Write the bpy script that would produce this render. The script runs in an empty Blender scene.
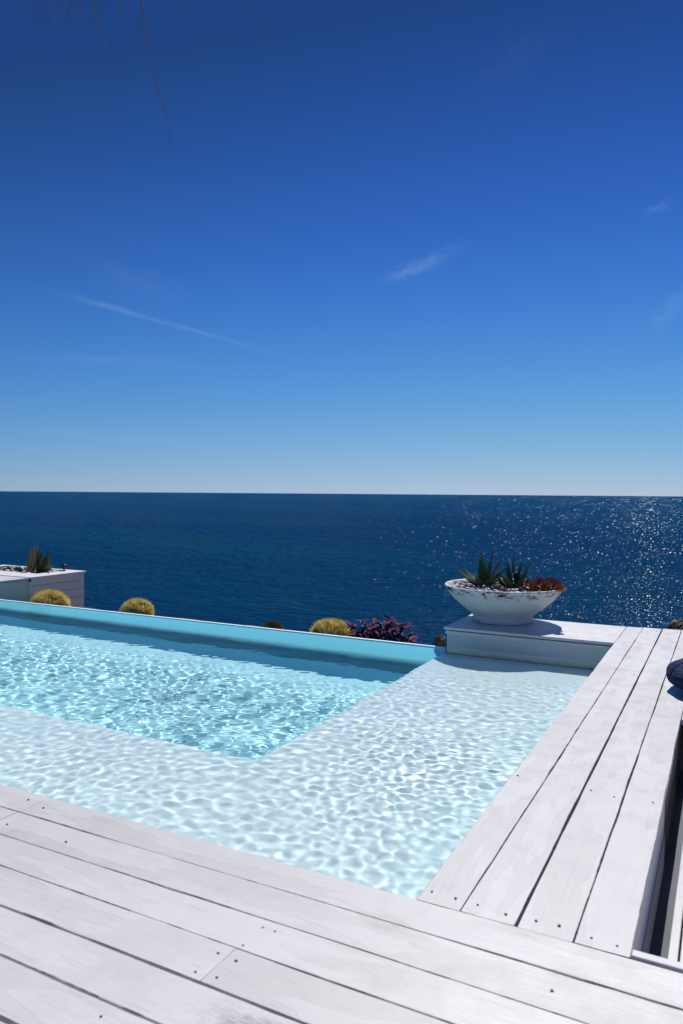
import bpy, math, random
import numpy as np
from mathutils import Vector, Matrix

random.seed(11)
RNG = np.random.default_rng(5)
S = bpy.context.scene
COL = S.collection
R = math.radians

# ------------------------------------------------------------------ helpers
class MB:
    """collects polygons and links them as one mesh object"""
    def __init__(self):
        self.v = []; self.f = []; self.mi = []; self.tone = []
    def quad(self, pts, tone=0.5, mi=0):
        n = len(self.v); self.v += [tuple(p) for p in pts]
        self.f.append(tuple(range(n, n + len(pts)))); self.tone.append(tone); self.mi.append(mi)
    def box(self, x0, x1, y0, y1, z0, z1, tone=0.5, bev=0.0, mi=0):
        """box with bevelled top edges"""
        n = len(self.v)
        b = bev
        if b <= 0:
            self.v += [(x0,y0,z0),(x1,y0,z0),(x1,y1,z0),(x0,y1,z0),(x0,y0,z1),(x1,y0,z1),(x1,y1,z1),(x0,y1,z1)]
            fs = [(0,3,2,1),(4,5,6,7),(0,1,5,4),(1,2,6,5),(2,3,7,6),(3,0,4,7)]
        else:
            self.v += [(x0,y0,z0),(x1,y0,z0),(x1,y1,z0),(x0,y1,z0),
                       (x0,y0,z1-b),(x1,y0,z1-b),(x1,y1,z1-b),(x0,y1,z1-b),
                       (x0+.3*b,y0+.3*b,z1-.3*b),(x1-.3*b,y0+.3*b,z1-.3*b),(x1-.3*b,y1-.3*b,z1-.3*b),(x0+.3*b,y1-.3*b,z1-.3*b),
                       (x0+b,y0+b,z1),(x1-b,y0+b,z1),(x1-b,y1-b,z1),(x0+b,y1-b,z1)]
            fs = [(0,3,2,1),(12,13,14,15)]
            for k in (0, 4, 8):
                for i in range(4):
                    j = (i + 1) % 4
                    fs.append((k+i, k+j, k+4+j, k+4+i))
        for f in fs:
            self.f.append(tuple(n + i for i in f)); self.tone.append(tone); self.mi.append(mi)
    def board(self, axis, u0, u1, v0, v1, z0, z1, tone=.5, bev=.0022, seed=0, wob=.0016):
        """a plank along x or y with slightly wavy worn edges and a cupped face"""
        r = random.Random(seed); L = u1-u0; k = max(2, int(L/.11)); n0 = len(self.v)
        ph = [r.uniform(0, 6.28) for _ in range(8)]; cup = r.uniform(-.0012, .0006)
        for i in range(k+1):
            u = u0+L*i/k
            a = wob*(.6*math.sin(u*3.1+ph[0])+.4*math.sin(u*9.7+ph[1]))+r.uniform(-.4, .4)*wob
            b = wob*(.6*math.sin(u*2.7+ph[2])+.4*math.sin(u*8.3+ph[3]))+r.uniform(-.4, .4)*wob
            ba = bev*(1+.5*math.sin(u*5+ph[4])+(r.uniform(0, 2.2) if r.random() < .06 else 0)); bb = bev*(1+.5*math.sin(u*6+ph[5])+(r.uniform(0, 2.2) if r.random() < .06 else 0))
            zz = z1+.0009*math.sin(u*2.2+ph[6]); A, B = v0+a, v1+b; m_ = (A+B)/2
            for (v, z) in ((A, z0), (A, zz-ba), (A+.3*ba, zz-.3*ba), (A+ba, zz), (m_, zz+cup), (B-bb, zz), (B-.3*bb, zz-.3*bb), (B, zz-bb), (B, z0)):
                self.v.append((u, v, z) if axis == 'x' else (v, u, z))
        fl = axis != 'x'
        for i in range(k):
            for j in range(9):
                j2 = (j+1) % 9; f = (n0+9*i+j, n0+9*i+9+j, n0+9*i+9+j2, n0+9*i+j2)
                self.f.append(f if fl else f[::-1]); self.tone.append(tone*.9+(2 if j in (1, 2, 5, 6) else 0)); self.mi.append(0)
        for c in (0, k):
            f = tuple(n0+9*c+j for j in range(9)); f = f if (c == 0) != fl else f[::-1]
            self.f.append(f[::-1]); self.tone.append(tone); self.mi.append(0)
    def tube(self, pts, radii, seg=8, cap=True, tone=0.5):
        pts = [Vector(p) for p in pts]; n0 = len(self.v); m = len(pts)
        if not hasattr(radii, '__len__'): radii = [radii] * m
        up = None
        for i, p in enumerate(pts):
            d = (pts[min(i+1, m-1)] - pts[max(i-1, 0)]).normalized()
            if up is None: up = d.orthogonal().normalized()
            up = (up - d * up.dot(d)).normalized(); s = d.cross(up)
            for k in range(seg):
                a = 2*math.pi*k/seg
                self.v.append(tuple(p + (up*math.cos(a) + s*math.sin(a)) * radii[i]))
        for i in range(m-1):
            for k in range(seg):
                k2 = (k+1) % seg
                self.f.append((n0+i*seg+k, n0+i*seg+k2, n0+(i+1)*seg+k2, n0+(i+1)*seg+k)); self.tone.append(tone); self.mi.append(0)
        if cap:
            self.f.append(tuple(n0+k for k in range(seg))[::-1]); self.tone.append(tone); self.mi.append(0)
            self.f.append(tuple(n0+(m-1)*seg+k for k in range(seg))); self.tone.append(tone); self.mi.append(0)
    def lathe(self, prof, c=(0,0,0), seg=64, fn=None, closed_top=False):
        n0 = len(self.v); m = len(prof)
        for i, (r, z) in enumerate(prof):
            for k in range(seg):
                a = 2*math.pi*k/seg
                rr = r * (fn(a, i, r, z) if fn else 1.0)
                self.v.append((c[0]+rr*math.cos(a), c[1]+rr*math.sin(a), c[2]+z))
        for i in range(m-1):
            for k in range(seg):
                k2 = (k+1) % seg
                self.f.append((n0+i*seg+k, n0+i*seg+k2, n0+(i+1)*seg+k2, n0+(i+1)*seg+k)); self.tone.append(.5); self.mi.append(0)
    def build(self, name, mat, parent=None, smooth=False, label=None, cat=None, group=None, kind=None):
        me = bpy.data.meshes.new(name)
        me.from_pydata(self.v, [], self.f); me.update()
        at = me.attributes.new('tone', 'FLOAT', 'FACE')
        at.data.foreach_set('value', np.array(self.tone, dtype=np.float32))
        mats = mat if isinstance(mat, (list, tuple)) else [mat]
        for m_ in mats: me.materials.append(m_)
        if len(mats) > 1: me.polygons.foreach_set('material_index', np.array(self.mi, dtype=np.int32))
        if smooth: me.polygons.foreach_set('use_smooth', np.ones(len(me.polygons), dtype=bool))
        o = bpy.data.objects.new(name, me); COL.objects.link(o)
        if parent is not None: o.parent = parent
        tag(o, label, cat, group, kind)
        return o

def tag(o, label=None, cat=None, group=None, kind=None):
    if label: o['label'] = label
    if cat: o['category'] = cat
    if group: o['group'] = group
    if kind: o['kind'] = kind
    return o

def empty(name, loc, label=None, cat=None, group=None, kind=None):
    o = bpy.data.objects.new(name, None); COL.objects.link(o); o.location = loc
    o.empty_display_size = .1
    return tag(o, label, cat, group, kind)

class NT:
    """tiny node-tree writer"""
    def __init__(self, name):
        self.m = bpy.data.materials.new(name); self.m.use_nodes = True
        self.t = self.m.node_tree; self.t.nodes.clear()
    def n(self, typ, **kw):
        nd = self.t.nodes.new(typ)
        for k, v in kw.items():
            if k.startswith('i_'):
                key = k[2:]
                key = int(key) if key.isdigit() else key.replace('_', ' ')
                if isinstance(v, bpy.types.NodeSocket): self.t.links.new(v, nd.inputs[key])
                else: nd.inputs[key].default_value = v
            else: setattr(nd, k, v)
        return nd
    def link(self, a, b): self.t.links.new(a, b)
    def coord(self, scale=(1,1,1), rot=(0,0,0), kind='Object'):
        tc = self.n('ShaderNodeTexCoord')
        mp = self.n('ShaderNodeMapping'); self.link(tc.outputs[kind], mp.inputs['Vector'])
        mp.inputs['Scale'].default_value = scale; mp.inputs['Rotation'].default_value = rot
        return mp.outputs[0]
    def noise(self, vec, scale, detail=4, rough=.55, dist=0.0):
        nd = self.n('ShaderNodeTexNoise', i_Scale=scale, i_Detail=detail, i_Roughness=rough, i_Distortion=dist)
        self.link(vec, nd.inputs['Vector']); return nd.outputs['Fac']
    def ramp(self, fac, stops, interp='LINEAR'):
        nd = self.n('ShaderNodeValToRGB'); self.link(fac, nd.inputs[0])
        cr = nd.color_ramp; cr.interpolation = interp
        while len(cr.elements) < len(stops): cr.elements.new(.5)
        for e, (p, c) in zip(cr.elements, stops):
            e.position = p; e.color = (c, c, c, 1) if not hasattr(c, '__len__') else (*c, 1)
        return nd.outputs[0]
    def mix(self, fac, a, b, blend='MIX'):
        nd = self.n('ShaderNodeMix', data_type='RGBA', blend_type=blend)
        for s, v in ((0, fac), (6, a), (7, b)):
            if isinstance(v, bpy.types.NodeSocket): self.link(v, nd.inputs[s])
            else: nd.inputs[s].default_value = v if s == 0 else (*v, 1)
        return nd.outputs[2]
    def math(self, op, a, b=None, clamp=False):
        nd = self.n('ShaderNodeMath', operation=op, use_clamp=clamp)
        for s, v in ((0, a), (1, b)):
            if v is None: continue
            if isinstance(v, bpy.types.NodeSocket): self.link(v, nd.inputs[s])
            else: nd.inputs[s].default_value = v
        return nd.outputs[0]
    def out(self, shader, vol=None):
        o = self.n('ShaderNodeOutputMaterial'); self.link(shader, o.inputs['Surface'])
        if vol is not None: self.link(vol, o.inputs['Volume'])
        return self.m
    def bsdf(self, color, rough=.5, bump=None, bump_d=.002, bump_s=1.0, **kw):
        b = self.n('ShaderNodeBsdfPrincipled')
        for k, v in (('Base Color', color), ('Roughness', rough)):
            if isinstance(v, bpy.types.NodeSocket): self.link(v, b.inputs[k])
            else: b.inputs[k].default_value = (*v, 1) if k == 'Base Color' else v
        for k, v in kw.items():
            b.inputs[k.replace('_', ' ')].default_value = v
        if bump is not None:
            bp = self.n('ShaderNodeBump', i_Strength=bump_s, i_Distance=bump_d); self.link(bump, bp.inputs['Height'])
            self.link(bp.outputs[0], b.inputs['Normal'])
        return b.outputs[0]

def simple(name, color, rough=.6, var=.15, scale=12, bump_d=.001, **kw):
    t = NT(name); c = t.coord()
    n1 = t.noise(c, scale, 5)
    dark = tuple(x*(1-var) for x in color); lite = tuple(min(1, x*(1+var)) for x in color)
    colr = t.mix(n1, dark, lite)
    return t.out(t.bsdf(colr, rough, bump=n1, bump_d=bump_d, **kw))

# ------------------------------------------------------------------ dimensions (metres; deck top is z = 0, eye at 1.5)
WZ = -0.24            # water level
PX0, PX1 = -10.70, -1.0    # pool, left and right
PY0, PY1 = 2.54, 7.97     # pool, near and far (overflow edge)
SHELF_Z, DEEP_Z = WZ - 0.25, WZ - 1.02
DEX, DEY = -2.84, 4.22    # the deep part lies left of DEX and beyond DEY
SEA_Z = -9.0
PLX0 = -2.83          # left end of the raised platform


# ------------------------------------------------------------------ materials
def deck_paint(name, along='x', worn=0.5):
    t = NT(name)
    sc = (1.0, 14, 6) if along == 'x' else (14, 1.0, 6)
    c = t.coord(); g = t.coord(sc)
    tone0 = t.n('ShaderNodeAttribute', attribute_name='tone').outputs['Fac']
    edge = t.math('GREATER_THAN', tone0, 1.5); tone = t.math('FRACT', tone0)
    grain = t.noise(g, 5.0, 8, .65)
    fine = t.noise(g, 24.0, 6, .7)
    big = t.noise(c, 1.7, 5, .6)
    mid = t.noise(c, 7.0, 6, .6)
    base = t.mix(tone, (.54, .525, .52), (.635, .625, .62))
    # dirt, thin paint and yellowed repairs in soft patches
    base = t.mix(t.ramp(big, [(.42, 0), (.64, .65)]), base, (.53, .51, .49))
    base = t.mix(t.ramp(mid, [(.56, 0), (.78, .38)]), base, (.45, .425, .40))
    base = t.mix(t.ramp(grain, [(.53, 0), (.68, .5)]), base, (.42, .405, .40))
    # an old second coat with a sharp edge
    coat = t.ramp(t.noise(t.coord((.55, 2.4, 1) if along == 'x' else (2.4, .55, 1)), 1.6, 3, .55), [(.50, 0), (.508, 1)])
    base = t.mix(t.math('MULTIPLY', coat, .30), base, (.68, .675, .675))
    # worn places where the grain shows through
    big_w = t.ramp(t.noise(c, 1.55, 5, .6), [(.61, 0), (.74, .8)])
    if along == 'x':      # the most trodden spot
        ds = t.n('ShaderNodeVectorMath', operation='DISTANCE'); t.link(t.coord((.55, 1.2, 1)), ds.inputs[0]); ds.inputs[1].default_value = (-1.02*.55, 1.66*1.2, 0)
        spot = t.math('ADD', t.ramp(ds.outputs['Value'], [(.06, .62), (.32, .1)]), t.math('MULTIPLY', t.noise(c, 6, 5, .6), .6))
        big_w = t.math('MAXIMUM', big_w, t.ramp(spot, [(.72, 0), (.86, 1)]))
    w = t.math('MULTIPLY', big_w, t.ramp(fine, [(.45, 0), (.57, 1)]))
    base = t.mix(t.math('MULTIPLY', w, worn), base, (.24, .22, .205))
    # hairline scuffs
    sc1 = t.ramp(t.noise(t.coord((2.2, 30, 1), (0, 0, R(24))), 2.4, 2, .5, 1.4), [(.497, 0), (.5, 1), (.503, 0)])
    sc2 = t.math('MULTIPLY', sc1, t.ramp(t.noise(c, 2.3, 2), [(.55, 0), (.62, .5)]))
    base = t.mix(t.math('MULTIPLY', sc2, .5), base, (.30, .28, .27))
    # small chips and spots down to the wood
    ch = t.ramp(t.noise(c, 42, 3, .6), [(.715, 0), (.735, 1)])
    ch = t.math('MULTIPLY', ch, t.ramp(t.noise(c, 3.1, 2), [(.50, 0), (.60, 1)]))
    base = t.mix(t.math('MULTIPLY', ch, .75), base, (.15, .11, .09))
    ew = t.math('MULTIPLY', edge, t.ramp(t.noise(c, 5.5, 5, .65), [(.47, 0), (.56, 1)]))
    base = t.mix(t.math('MULTIPLY', ew, .85), base, (.13, .095, .075))
    h = t.math('ADD', t.math('MULTIPLY', grain, .7), t.math('MULTIPLY', fine, .5))
    h = t.math('ADD', t.math('SUBTRACT', h, t.math('MULTIPLY', w, .6)), t.math('MULTIPLY', coat, .25))
    rough = t.ramp(mid, [(.3, .36), (.7, .55)])
    return t.out(t.bsdf(base, rough, bump=h, bump_d=.0018, bump_s=.75))

M_DECK_X = deck_paint('white_deck_paint_along_x', 'x', .55)
M_DECK_Y = deck_paint('white_deck_paint_along_y', 'y', .10)

def plaster(name, c0, c1):
    t = NT(name); c = t.coord()
    return t.out(t.bsdf(t.mix(t.noise(c, 3, 5), c0, c1), .7))
M_SHELF = plaster('white_pool_plaster', (.73, .945, .985), (.79, .96, .985))
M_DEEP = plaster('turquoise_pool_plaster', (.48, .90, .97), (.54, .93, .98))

def glow_wall():
    # overflow wall made translucent: sun from behind stands in for the water's own glow
    t = NT('translucent_turquoise_wall')
    d = t.n('ShaderNodeBsdfDiffuse', i_Color=(.36, .84, .95, 1)); tr = t.n('ShaderNodeBsdfTranslucent', i_Color=(.20, .72, .90, 1))
    mx = t.n('ShaderNodeMixShader', i_0=.76); t.link(d.outputs[0], mx.inputs[1]); t.link(tr.outputs[0], mx.inputs[2])
    return t.out(mx.outputs[0])
M_GLOW_WALL = glow_wall()

def water():
    t = NT('pool_water')
    r_ = t.n('ShaderNodeBsdfRefraction', i_Color=(1, 1, 1, 1), i_Roughness=0.0, i_IOR=1.33)
    g = t.n('ShaderNodeBsdfGlossy', i_Roughness=0.0)
    f = t.n('ShaderNodeFresnel', i_IOR=1.33)
    # surface reflections, partly cut by a polarising filter
    mx = t.n('ShaderNodeMixShader', i_0=t.math('MULTIPLY', f.outputs[0], .5)); t.link(r_.outputs[0], mx.inputs[1]); t.link(g.outputs[0], mx.inputs[2])
    return t.out(mx.outputs[0])
M_WATER = water()

def sea_mat():
    t = NT('sea_water')
    big = t.noise(t.coord((.004, .012, 1), (0, 0, R(-20))), 1.0, 4, .55)
    col = t.mix(t.ramp(big, [(.45, 0), (.68, 1)]), (.0020, .057, .172), (.0026, .084, .180))
    strk = t.noise(t.coord((.22, .75, 1), (0, 0, R(24))), 1.0, 6, .7)
    col = t.mix(t.ramp(strk, [(.36, .30), (.62, 0)]), col, (.0008, .018, .062))
    w1 = t.noise(t.coord((1, 1.0, 1), (0, 0, R(20))), .16, 3, .6, .4)
    w2 = t.noise(t.coord((.8, 1.3, 1), (0, 0, R(25))), .9, 6, .68, .5)
    h = t.math('ADD', t.math('MULTIPLY', w1, 3.2), t.math('MULTIPLY', w2, 1.5))
    bp = t.n('ShaderNodeBump', i_Strength=1.0, i_Distance=1.0); t.link(h, bp.inputs['Height'])
    d = t.n('ShaderNodeBsdfDiffuse', i_Color=col); t.link(bp.outputs[0], d.inputs['Normal'])
    g = t.n('ShaderNodeBsdfGlossy', i_Roughness=.10); t.link(bp.outputs[0], g.inputs['Normal'])
    mx = t.n('ShaderNodeMixShader', i_0=.012); t.link(d.outputs[0], mx.inputs[1]); t.link(g.outputs[0], mx.inputs[2])
    # steep little facets on the waves mirror the sun; the chop grows with the distance from the shore
    geo = t.n('ShaderNodeNewGeometry'); sx = t.n('ShaderNodeSeparateXYZ'); t.link(geo.outputs['Position'], sx.inputs[0])
    def cells(scx, scy):
        v = t.n('ShaderNodeTexVoronoi', i_Scale=1.0, i_Randomness=1.0); t.link(t.coord((scx, scy, 0)), v.inputs['Vector'])
        c_ = t.n('ShaderNodeVectorMath', operation='SUBTRACT'); t.link(v.outputs['Color'], c_.inputs[0]); c_.inputs[1].default_value = (.5, .5, .5)
        return c_.outputs[0]
    y_ = sx.outputs['Y']
    cur = cells(24, 10)
    for lim, cx_, cy_ in ((60, 19, 7), (80, 14, 3.9), (110, 10.5, 2.0), (150, 8, 1.05), (210, 5.8, .52), (300, 4.0, .24), (450, 2.6, .10), (700, 1.6, .038), (1200, .95, .013), (2200, .52, .004), (5000, .25, .0012)):
        cur = t.mix(t.math('GREATER_THAN', y_, float(lim)), cur, cells(cx_, cy_))
        # mix() expects colours; vectors pass through unchanged
    amp = t.n('ShaderNodeMapRange', i_1=50.0, i_2=700.0, i_3=.82, i_4=1.3); t.link(y_, amp.inputs[0])
    cz = t.n('ShaderNodeCombineXYZ', i_X=.70, i_Y=amp.outputs[0])
    sp = t.n('ShaderNodeSeparateXYZ'); t.link(cur, sp.inputs[0])
    xx = t.math('MULTIPLY', t.math('MULTIPLY', sp.outputs[0], t.math('ABSOLUTE', sp.outputs[0])), 1.75)
    xx = t.math('MULTIPLY', xx, t.math('ADD', t.math('MULTIPLY', t.math('POWER', t.math('ADD', sp.outputs[2], .5), 2.0), 1.0), .65))
    cur2 = t.n('ShaderNodeCombineXYZ', i_X=xx, i_Y=sp.outputs[1]).outputs[0]
    sc_ = t.n('ShaderNodeVectorMath', operation='MULTIPLY'); t.link(cur2, sc_.inputs[0]); t.link(cz.outputs[0], sc_.inputs[1])
    ad = t.n('ShaderNodeVectorMath', operation='ADD'); t.link(sc_.outputs[0], ad.inputs[0]); ad.inputs[1].default_value = (0, 0, 1)
    nm = t.n('ShaderNodeVectorMath', operation='NORMALIZE'); t.link(ad.outputs[0], nm.inputs[0])
    g2 = t.n('ShaderNodeBsdfGlossy', i_Roughness=.15, i_Color=(.9, .97, 1, 1)); t.link(nm.outputs[0], g2.inputs['Normal'])
    mx2 = t.n('ShaderNodeMixShader', i_0=.0027); t.link(mx.outputs[0], mx2.inputs[1]); t.link(g2.outputs[0], mx2.inputs[2])
    return t.out(mx2.outputs[0])
M_SEA = sea_mat()

# ------------------------------------------------------------------ camera
cam = bpy.data.cameras.new('camera'); co = bpy.data.objects.new('camera', cam); COL.objects.link(co)
cam.sensor_fit = 'VERTICAL'; cam.sensor_height = 36; cam.lens = 36*742/1024
cam.dof.use_dof = True; cam.dof.focus_distance = 8.0; cam.dof.aperture_fstop = 4.0
cam.clip_start = .05; cam.clip_end = 60000
th, roll, pitch = R(27.5), R(.436), math.atan(18.4/742)
Fw = Vector((-math.sin(th)*math.cos(pitch), math.cos(th)*math.cos(pitch), -math.sin(pitch)))
R0 = Vector((math.cos(th), math.sin(th), 0)); U0 = R0.cross(Fw)
Rt = math.cos(roll)*R0 + math.sin(roll)*U0; Up = -math.sin(roll)*R0 + math.cos(roll)*U0
co.matrix_world = Matrix(((Rt.x, Up.x, -Fw.x, 0), (Rt.y, Up.y, -Fw.y, 0), (Rt.z, Up.z, -Fw.z, 1.5), (0, 0, 0, 1)))
S.camera = co

# ------------------------------------------------------------------ sea
mb = MB()
n = 96; rings = [0, 60, 200, 800, 3000, 12000, 40000]
for i in range(len(rings)-1):
    for k in range(n):
        a0, a1 = 2*math.pi*k/n, 2*math.pi*(k+1)/n
        r0, r1 = rings[i], rings[i+1]
        p = [(r0*math.cos(a0), r0*math.sin(a0), 0), (r1*math.cos(a0), r1*math.sin(a0), 0), (r1*math.cos(a1), r1*math.sin(a1), 0)]
        if r0 > 0: p.append((r0*math.cos(a1), r0*math.sin(a1), 0))
        mb.quad(p)
sea = mb.build('sea', M_SEA, kind='structure'); sea.location = (0, 0, SEA_Z)

# ------------------------------------------------------------------ pool basin
pool = empty('pool_basin', (PX0, PY0, 0), kind='structure')
def part(mbx, name, mat, parent, smooth=False, **kw):
    """mesh written in world coordinates, then parented to a thing that stands elsewhere"""
    o = mbx.build(name, mat, parent, smooth, **kw)
    o.matrix_parent_inverse = parent.matrix_basis.inverted()
    return o
recv = []; CR0 = .34
m = MB(); m.box(PX0, DEX+.2, DEY-.2, PY1-CR0+.02, DEEP_Z-.2, DEEP_Z); recv.append(part(m, 'deep_floor', M_DEEP, pool))
m = MB()
m.box(PX0, PX1, PY0, DEY, DEEP_Z-.1, SHELF_Z, bev=.03)
m.box(DEX, PX1, DEY-.05, PY1, DEEP_Z-.1, SHELF_Z-.0008, bev=.03)
recv.append(part(m, 'shallow_shelf', M_SHELF, pool))
m = MB(); m.box(DEX-.22, DEX-.001, DEY, DEY+1.5, DEEP_Z-.05, WZ-.62, bev=.02); recv.append(part(m, 'corner_step', M_DEEP, pool))
m = MB(); CR = .34; prof_ = [(PY1, WZ-.016), (PY1, DEEP_Z+CR)] + [(PY1-CR+CR*math.cos(q), DEEP_Z+.003+CR-CR*math.sin(q)) for q in [math.pi/2*k/14 for k in range(1, 15)]]
for (ya, za), (yb, zb_) in zip(prof_[:-1], prof_[1:]):
    n0 = len(m.v); m.v += [(PX0, yb, zb_), (DEX-.002, yb, zb_), (DEX-.002, ya, za), (PX0, ya, za)]
    m.f.append((n0, n0+1, n0+2, n0+3)); m.tone.append(.5); m.mi.append(0)
m.quad([(DEX-.002, PY1, SHELF_Z-.2), (PLX0+.02, PY1, SHELF_Z-.2), (PLX0+.02, PY1, WZ-.016), (DEX-.002, PY1, WZ-.016)])
# weld the strips so that the cove shades smoothly
key = {}; remap = []; nv = []
for v in m.v:
    k_ = tuple(round(c, 4) for c in v)
    if k_ not in key: key[k_] = len(nv); nv.append(v)
    remap.append(key[k_])
m.v = nv; m.f = [tuple(remap[i] for i in f) for f in m.f]
recv.append(part(m, 'overflow_wall', M_GLOW_WALL, pool, True))
m = MB(); m.box(PX0, PLX0, PY1-.002, PY1+.04, WZ-.0155, WZ+.004, bev=.004); recv.append(part(m, 'overflow_rim', M_SHELF, pool))
m = MB(); m.box(PX0-.2, PX1+.015, PY0-.2, PY0+.01, DEEP_Z-.4, -.045)
recv.append(part(m, 'near_wall', M_SHELF, pool))
m = MB(); m.box(PX1-.01, PX1+.2, PY0-.2, PY1, DEEP_Z-.4, -.045); recv.append(part(m, 'side_wall', M_SHELF, pool))
m = MB(); m.box(PX0-.2, PX0, PY0, PY1+.09, DEEP_Z-.4, -.045); recv.append(part(m, 'end_wall', M_DEEP, pool))

# water: waves as real geometry
def wave_field(X, Y, n=80, seed=3, lmin=.09, lmax=.45, slope=.070, spread=70):
    r = np.random.default_rng(seed); Z = np.zeros_like(X)
    lam = np.exp(r.uniform(np.log(lmin), np.log(lmax), n))
    th = r.normal(R(115), R(spread), n)
    ph = r.uniform(0, 2*np.pi, n)
    k = 2*np.pi/lam
    wgt = np.sqrt(lam); wgt *= slope*math.sqrt(2)/math.sqrt((wgt**2).sum())
    a = wgt/k
    wx = X + .06*np.sin(1.7*Y+.5) + .04*np.sin(2.9*X+1.3*Y); wy = Y + .06*np.sin(1.3*X+2.2)
    for i in range(n):
        Z += a[i]*np.sin(k[i]*(wx*np.cos(th[i]) + wy*np.sin(th[i])) + ph[i])
    gust = .9 + .12*np.sin(.9*X+.6*Y+1) + .10*np.sin(-.7*X+1.4*Y)
    return Z*gust
x0, x1, y0, y1 = PX0-.05, PX1+.02, PY0-.03, PY1+.006
nx, ny = 1200, 680
gx = np.linspace(x0, x1, nx); gy = np.linspace(y0, y1, ny)
GX, GY = np.meshgrid(gx, gy)
shal = 1/(1+np.exp(-np.maximum((DEY-.15-GY)/.25, (GX-DEX-.1)/.22)))
GZ = wave_field(GX, GY, 90, 3, .07, .17, .031) + wave_field(GX, GY, 40, 5, .3, .8, .020)
GZ += shal*(wave_field(GX, GY, 90, 9, .05, .15, .025, 55) + .9*np.clip(np.sin(.8*GX+1.9*GY)+np.sin(1.7*GX-.6*GY+1), 0, 2)*wave_field(GX, GY, 50, 14, .05, .10, .020))
GZ *= np.clip((PY1-.25-GY)/.9, .05, 1)
V = np.stack([GX, GY, GZ], -1).reshape(-1, 3).astype(np.float32)
idx = np.arange(nx*ny).reshape(ny, nx)
F = np.stack([idx[:-1,:-1], idx[:-1,1:], idx[1:,1:], idx[1:,:-1]], -1).reshape(-1).astype(np.int32)
me = bpy.data.meshes.new('pool_water')
me.vertices.add(len(V)); me.vertices.foreach_set('co', V.ravel())
me.loops.add(len(F)); me.loops.foreach_set('vertex_index', F)
nf = len(F)//4
me.polygons.add(nf); me.polygons.foreach_set('loop_start', np.arange(0, len(F), 4, dtype=np.int32))
me.polygons.foreach_set('use_smooth', np.ones(nf, dtype=bool))
me.update(calc_edges=True); me.validate()
me.materials.append(M_WATER)
wat = bpy.data.objects.new('pool_water', me); COL.objects.link(wat); wat.location = (0, 0, WZ); wat['kind'] = 'structure'
wat.cycles.is_caustics_caster = True
for o in recv: o.cycles.is_caustics_receiver = True

# ------------------------------------------------------------------ deck
def near_rows():
    ys = [2.54, 2.357, 2.165, 1.981, 1.787, 1.591, 1.400]
    gaps = [.0, .0055, .005, .003, .0085, .011, .010]
    while ys[-1] > -1.2: ys.append(ys[-1]-.193); gaps.append(.006)
    return ys, gaps
m = MB(); ys, gaps = near_rows(); jr = random.Random(4)
for i in range(len(ys)-1):
    ya, yb = ys[i]-gaps[i]/2, ys[i+1]+gaps[i+1]/2
    joints = {0: [-2.92, .9], 1: [-2.92, 2.6], 2: [-5.2, .4], 3: [-1.41, 1.7], 4: [-3.6, 1.2], 5: [-2.3]}.get(i, [jr.uniform(-4, 0)])
    xs = [-16] + sorted(joints) + [3.2]
    for a, b in zip(xs[:-1], xs[1:]):
        m.board('x', a+.0006, b-.0006, yb, ya, -.035, jr.uniform(-.0015, .0015), tone=jr.random(), seed=i*31+int(a*10))
deck = m.build('deck', M_DECK_X, kind='structure')
M_JOIST = simple('dark_joist_wood', (.035, .028, .024), .9, .3, 8)
m = MB(); m.box(-10.72, 3.1, -1.2, 2.50, -.10, -.039); m.build('joists', M_JOIST, deck)
m = MB()
xs = [-1.0, -.829, -.629, -.434, -.254]; gp = [0, .005, .011, .007, 0]
xs4 = list(xs)
for i in range(4):
    m.board('y', 2.5425, 9.05+.03*i, xs[i]+gp[i]/2, xs[i+1]-gp[i+1]/2, -.035, jr.uniform(-.001, .001), tone=.05+.25*jr.random(), seed=70+i)
deck2 = m.build('deck', M_DECK_Y, kind='structure')
m = MB(); m.box(-.97, -.287, 2.56, 9.0, -.042, -.0385); m.build('joists', M_JOIST, deck2)


# extension of the deck beyond the step well
m = MB()
for i in range(7):
    xa = -.25 + i*.19
    m.box(xa, xa+.184, 5.45, 9.15, -.035, jr.uniform(-.001, .001), tone=jr.random(), bev=.0035)
xr = 3.4
deck3 = m.build('deck', M_DECK_Y, kind='structure')

# ------------------------------------------------------------------ screws of the deck
M_SCREW = simple('rusty_screw', (.035, .03, .028), .6, .4, 60)
def at_z(px, py, z):
    d = Fw + Rt*((px-341.5)/742) + Up*((512-py)/742); t_ = (z-1.5)/d.z
    return Vector((0, 0, 1.5)) + d*t_
def at_y(px, py, Y):
    d = Fw + Rt*((px-341.5)/742) + Up*((512-py)/742); t_ = Y/d.y
    return Vector((0, 0, 1.5)) + d*t_
screw_me = None
def screws(points, parent):
    global screw_me
    for (x, y) in points:
        if screw_me is None:
            m = MB(); rr = .0052
            m.lathe([(0, .0006), (rr*.45, .0002), (rr*.9, .0018), (rr, .0008), (rr*1.05, -.004)], seg=10)
            o = m.build('screw', M_SCREW, parent, True); screw_me = o.data
        else:
            o = bpy.data.objects.new('screw', screw_me); COL.objects.link(o); o.parent = parent
        o.location = (x, y, .0012); s_ = jr.uniform(.75, 1.15); o.scale = (s_, s_, 1); o.rotation_euler = (0, 0, jr.uniform(0, 6))
pts = []
for k in range(4):
    xa, xb = xs4[k], xs4[k+1]
    for q in (.24, .74):
        pts.append((xa+(xb-xa)*q+jr.uniform(-.01, .01), 2.60+jr.uniform(-.012, .02)))
        for yy in (3.9, 5.2, 6.6, 7.9, 8.9):
            if jr.random() < .2: pts.append((xa+(xb-xa)*q+jr.uniform(-.012, .012), yy+jr.uniform(-.03, .03)))
screws(pts, deck2)
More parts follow.
